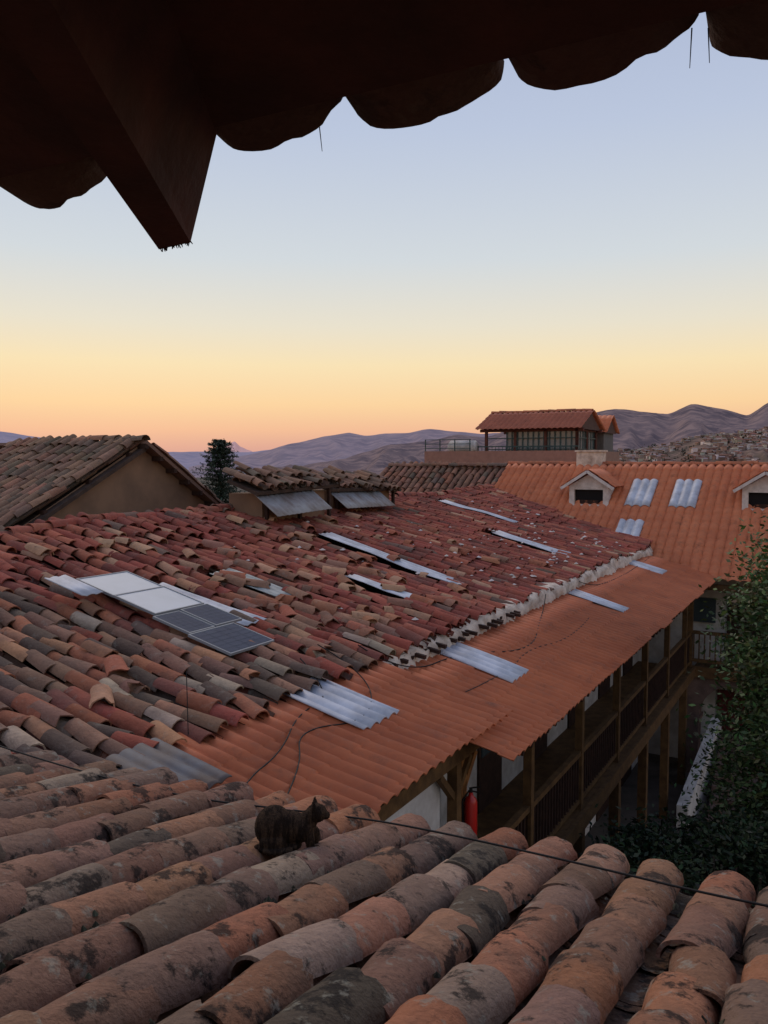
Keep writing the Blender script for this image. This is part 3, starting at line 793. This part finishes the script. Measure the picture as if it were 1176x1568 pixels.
hills(4200,px([(420,722),(520,704),(560,692),(600,680),(650,675),(700,667),(740,671),(800,650),(880,638),(940,627),(970,628),(1020,633),(1055,621),(1100,627),(1140,636),(1176,615),(1260,598),(1500,620),(1900,600)]),-80,31,.0024,((.215,.165,.17),(.135,.11,.125),(.30,.22,.21)))
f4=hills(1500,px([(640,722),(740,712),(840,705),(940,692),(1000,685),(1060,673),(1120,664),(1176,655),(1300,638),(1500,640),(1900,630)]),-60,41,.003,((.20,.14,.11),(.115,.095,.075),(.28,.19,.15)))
tw=MB()
for i in range(2600):
    X=rnd.uniform(.22,.75); t_=rnd.uniform(.25,1.0)**.75
    p=f4(X,t_); 
    if noise.noise(V(X*18,t_*6,2))<-.22: continue
    w=rnd.uniform(1.6,4.2); d=rnd.uniform(2,5); h=rnd.uniform(2.5,5)
    wc=J(rnd.choice(((.36,.25,.20),(.26,.17,.13),(.52,.43,.37),(.28,.17,.13),(.68,.61,.55))),.25)
    tw.wbox(p.x-w,p.x+w,p.y-d,p.y+d,p.z-4,p.z+h,wc)
    rc=J(rnd.choice(((.30,.14,.10),(.22,.13,.10),(.32,.27,.25))),.25)
    tw.hexa([V(p.x-w-.4,p.y-d-.5,p.z+h+.02),V(p.x+w+.4,p.y-d-.5,p.z+h+.02),V(p.x+w+.4,p.y+d,p.z+h+.02),V(p.x-w-.4,p.y+d,p.z+h+.02),V(p.x-w-.4,p.y,p.z+h+1.2),V(p.x+w+.4,p.y,p.z+h+1.2),V(p.x+w+.4,p.y+.3,p.z+h+1.2),V(p.x-w-.4,p.y+.3,p.z+h+1.2)],rc)
tw.obj('hillside_town',M_attr)
tr=MB()
for i in range(320):
    X=rnd.uniform(.22,.75); p=f4(X,rnd.uniform(.3,1)**.8); s=rnd.uniform(3,6)
    for j in range(14):
        q=p+V(rnd.gauss(0,s*.6),rnd.gauss(0,s*.5),abs(rnd.gauss(s*.5,s*.35))); a=V(rnd.gauss(0,1),rnd.gauss(0,1),rnd.gauss(0,1)).normalized()*s*.4; c_=a.cross(V(0,.3,1)).normalized()*s*.3
        tr.add([q-a,q+c_,q+a,q-c_],[(0,1,2,3)],J((.07,.07,.05),.2))
tr.obj('distant_trees',M_leaf)

# ================================================================== CABLES
def cable(name,pts,r,parent=None):
    cu=bpy.data.curves.new(name,'CURVE'); cu.dimensions='3D'; cu.bevel_depth=r; cu.bevel_resolution=2
    sp=cu.splines.new('NURBS'); sp.points.add(len(pts)-1); sp.order_u=3; sp.use_endpoint_u=True
    for i,p in enumerate(pts): sp.points[i].co=(p[0],p[1],p[2],1)
    ob=bpy.data.objects.new(name,cu); scene.collection.objects.link(ob); cu.materials.append(M_black)
    if parent: ob.parent=parent
cable('overhead_cable',[V(-2.6,5.4,-1.9),V(-1.4,4.67,-1.93),V(-.315,4.4,-1.935),V(.11,4.19,-1.90),V(.88,3.69,-1.85),V(1.52,3.15,-1.77),V(2.6,2.4,-1.62)],.0055)
def vr(l,r,near=False): 
    return W(l,r,(-2.52-.21*(r+.15) if near else -2.72-.25*(r-.1))+.065)
cable('roof_cable',[W(-.3,-.4,-2.2),vr(-.1,.2,True),vr(-1.2,.9,True),vr(-2.0,.5,True),vr(-2.6,1.0,True),vr(-3.4,1.3,True)],.007)
cable('roof_cable',[W(-.8,-.3,-2.25),vr(-1.0,.3,True),vr(-1.7,.3,True),vr(-2.5,.7,True),vr(-3.2,.8,True),vr(-4.0,1.2,True)],.007)
cable('roof_cable',[W(.3,-.2,-2.3),vr(.6,.3),vr(2.2,.35),vr(3.4,1.0),vr(5.2,.5),vr(6.0,.3),W(6.4,.2,-2.5)],.008)
cable('roof_cable',[W(8.6,.1,-2.5),vr(8.9,.35),vr(11,.45),vr(13,.4),vr(15,.3)],.008)
cable('roof_cable',[vr(.9,1.0),vr(2.2,1.1),vr(3.4,.9),vr(4.8,1.2),vr(6.5,1.0)],.006)
cable('guy_wire',[W(-3.0,.05,-2.75),W(-2.9,-.05,-2.3),W(-2.75,-.2,-1.95)],.004)

# ================================================================== FIRE EXTINGUISHER
fe=empty('fire_extinguisher'); M_redp=simple('red_paint',(.5,.02,.015),None,rough=.3,spec=.5)
b=MB(); c0=W(.05,1.45,-4.28); n=16
prof=[(0,.0),(.06,.0),(.075,.02),(.075,.40),(.06,.45),(.03,.48),(.022,.52),(0,.52)]
vs=[];fs=[]
for (r_,z_) in prof:
    for i in range(n): a=2*pi*i/n; vs.append(c0+V(cos(a)*r_,sin(a)*r_,z_))
for j in range(len(prof)-1):
    for i in range(n): fs.append((j*n+i,j*n+(i+1)%n,(j+1)*n+(i+1)%n,(j+1)*n+i))
b.add(vs,fs); b.obj('cylinder_body',M_redp,fe,True)
b=MB(); b.cyl(c0+V(0,0,.52),c0+V(0,0,.56),.02,.02,10); b.beam(c0+V(-.02,0,.565),c0+V(.11,-.02,.59),.02,.012); b.beam(c0+V(-.02,0,.54),c0+V(.1,-.02,.52),.02,.012)
b.cyl(c0+V(-.02,0,.54),c0+V(-.1,-.02,.42),.01,.01,8); b.cyl(c0+V(-.1,-.02,.42),c0+V(-.09,-.02,.12),.01,.012,8)
b.obj('valve_and_hose',M_black,fe)

# ================================================================== CAT (crouched tabby on the tiles)
cat=empty('tabby_cat')
import bmesh
bm=bmesh.new()
def ell(c,r,rot=0,tilt=0):
    m=Matrix.Translation(c)@Matrix.Rotation(rot,4,'Z')@Matrix.Rotation(tilt,4,'Y')@Matrix.Diagonal((r[0],r[1],r[2],1))
    bmesh.ops.create_icosphere(bm,subdivisions=3,radius=1,matrix=m)
cb=V(-.455,3.76,-1.80)
ell(cb+V(-.06,0,.085),(.092,.085,.10)); ell(cb+V(.0,.01,.08),(.10,.072,.078)); ell(cb+V(.065,.01,.075),(.07,.06,.065))
ell(cb+V(.098,.012,.11),(.045,.04,.05)); ell(cb+V(.138,.015,.145),(.050,.045,.043)); ell(cb+V(.180,.018,.133),(.022,.024,.018))
ell(cb+V(-.06,-.065,.035),(.062,.032,.045)); ell(cb+V(-.0,-.078,.006),(.038,.016,.014))
ell(cb+V(.11,-.02,.03),(.022,.022,.055)); ell(cb+V(.135,-.03,-.002),(.028,.018,.012)); ell(cb+V(.13,.05,.02),(.022,.022,.045)); ell(cb+V(-.03,0,-.0),(.10,.06,.035))
for i in range(9):
    a=i/8; ell(cb+V(-.13+.17*a,-.05-.055*sin(a*pi),.010),(.018-.005*a,.016,.014))
for s in (-1,1):
    m=Matrix.Translation(cb+V(.128,.015+s*.029,.192))@Matrix.Rotation(-.2*s,4,'X')
    bmesh.ops.create_cone(bm,cap_ends=True,segments=8,radius1=.019,radius2=.002,depth=.045,matrix=m)
me=bpy.data.meshes.new('body'); bm.to_mesh(me); bm.free(); ob=bpy.data.objects.new('body',me); scene.collection.objects.link(ob); ob.parent=cat
m=ob.modifiers.new('r','REMESH'); m.mode='VOXEL'; m.voxel_size=.004; m.use_smooth_shade=True
m=ob.modifiers.new('s','SMOOTH'); m.iterations=4; m.factor=.5
tx=bpy.data.textures.new('furn','CLOUDS'); tx.noise_scale=.006
m=ob.modifiers.new('d','DISPLACE'); m.texture=tx; m.strength=.007; m.mid_level=.5
t=NT('tabby_fur',.95,.08); c=t.mix(t.noise(18,3,.44,.56,stretch=((2.6,1,.5),(0,0.2,0))),(.022,.015,.011),(.075,.047,.03)); c=t.mix(t.noise(70,5,.45,.7),c,(.03,.02,.016)); t.bump(t.noise(220,4,.2,.8,stretch=((1,1,.3),(0,0,0))),.8,.006); t.col(c); me.materials.append(t.m)

# ================================================================== SKY / LIGHT
w=bpy.data.worlds.new('World'); scene.world=w; w.use_nodes=True; nt=w.node_tree; nd=nt.nodes; lk=nt.links
for x in list(nd): nd.remove(x)
out=nd.new('ShaderNodeOutputWorld'); bg=nd.new('ShaderNodeBackground'); bg2=nd.new('ShaderNodeBackground'); add=nd.new('ShaderNodeAddShader')
sky=nd.new('ShaderNodeTexSky'); sky.sky_type='NISHITA'; sky.sun_disc=False; sky.sun_elevation=math.radians(3); sky.sun_rotation=math.radians(-20); sky.altitude=3400
lk.new(sky.outputs[0],bg.inputs[0]); bg.inputs[1].default_value=.008
tc=nd.new('ShaderNodeTexCoord'); sx=nd.new('ShaderNodeSeparateXYZ'); lk.new(tc.outputs['Generated'],sx.inputs[0])
mr=nd.new('ShaderNodeMapRange'); mr.inputs['From Min'].default_value=-.05; mr.inputs['From Max'].default_value=1.0; lk.new(sx.outputs['Z'],mr.inputs[0])
rp=nd.new('ShaderNodeValToRGB'); lk.new(mr.outputs[0],rp.inputs[0])
st_=[(-.05,(150,122,125)),(.0,(186,142,145)),(.014,(214,156,144)),(.036,(239,182,146)),(.067,(250,208,155)),(.113,(248,224,178)),(.158,(233,224,203)),(.231,(211,217,221)),(.363,(188,199,221)),(.474,(173,185,213)),(.7,(146,158,192)),(1.0,(126,140,178))]
el=rp.color_ramp.elements
while len(el)<len(st_): el.new(.5)
for i,(z,c) in enumerate(st_):
    el[i].position=(z+.05)/1.05; q=lin(c); el[i].color=(q[0],q[1],q[2],1)
lk.new(rp.outputs[0],bg2.inputs[0]); bg2.inputs[1].default_value=.98
lk.new(bg.outputs[0],add.inputs[0]); lk.new(bg2.outputs[0],add.inputs[1]); lk.new(add.outputs[0],out.inputs[0])
sun=bpy.data.lights.new('sun','SUN'); sun.energy=1.05; sun.angle=math.radians(50); sun.color=(1,.80,.60)
so=bpy.data.objects.new('sun',sun); scene.collection.objects.link(so)
dv=V(sin(math.radians(-25))*.8,cos(math.radians(-25))*.8,.75)   # direction towards the light
so.rotation_euler=dv.to_track_quat('Z','Y').to_euler()

# ================================================================== CAMERA
cam=bpy.data.cameras.new('camera'); co_=bpy.data.objects.new('camera',cam); scene.collection.objects.link(co_)
cam.sensor_fit='VERTICAL'; cam.sensor_height=36; cam.lens=28.93; cam.clip_start=.02; cam.clip_end=80000
co_.location=(0,0,0); co_.rotation_euler=(math.radians(90-3.59),0,0)
scene.camera=co_
scene.view_settings.view_transform='Standard'; scene.view_settings.look='None'; scene.view_settings.exposure=0
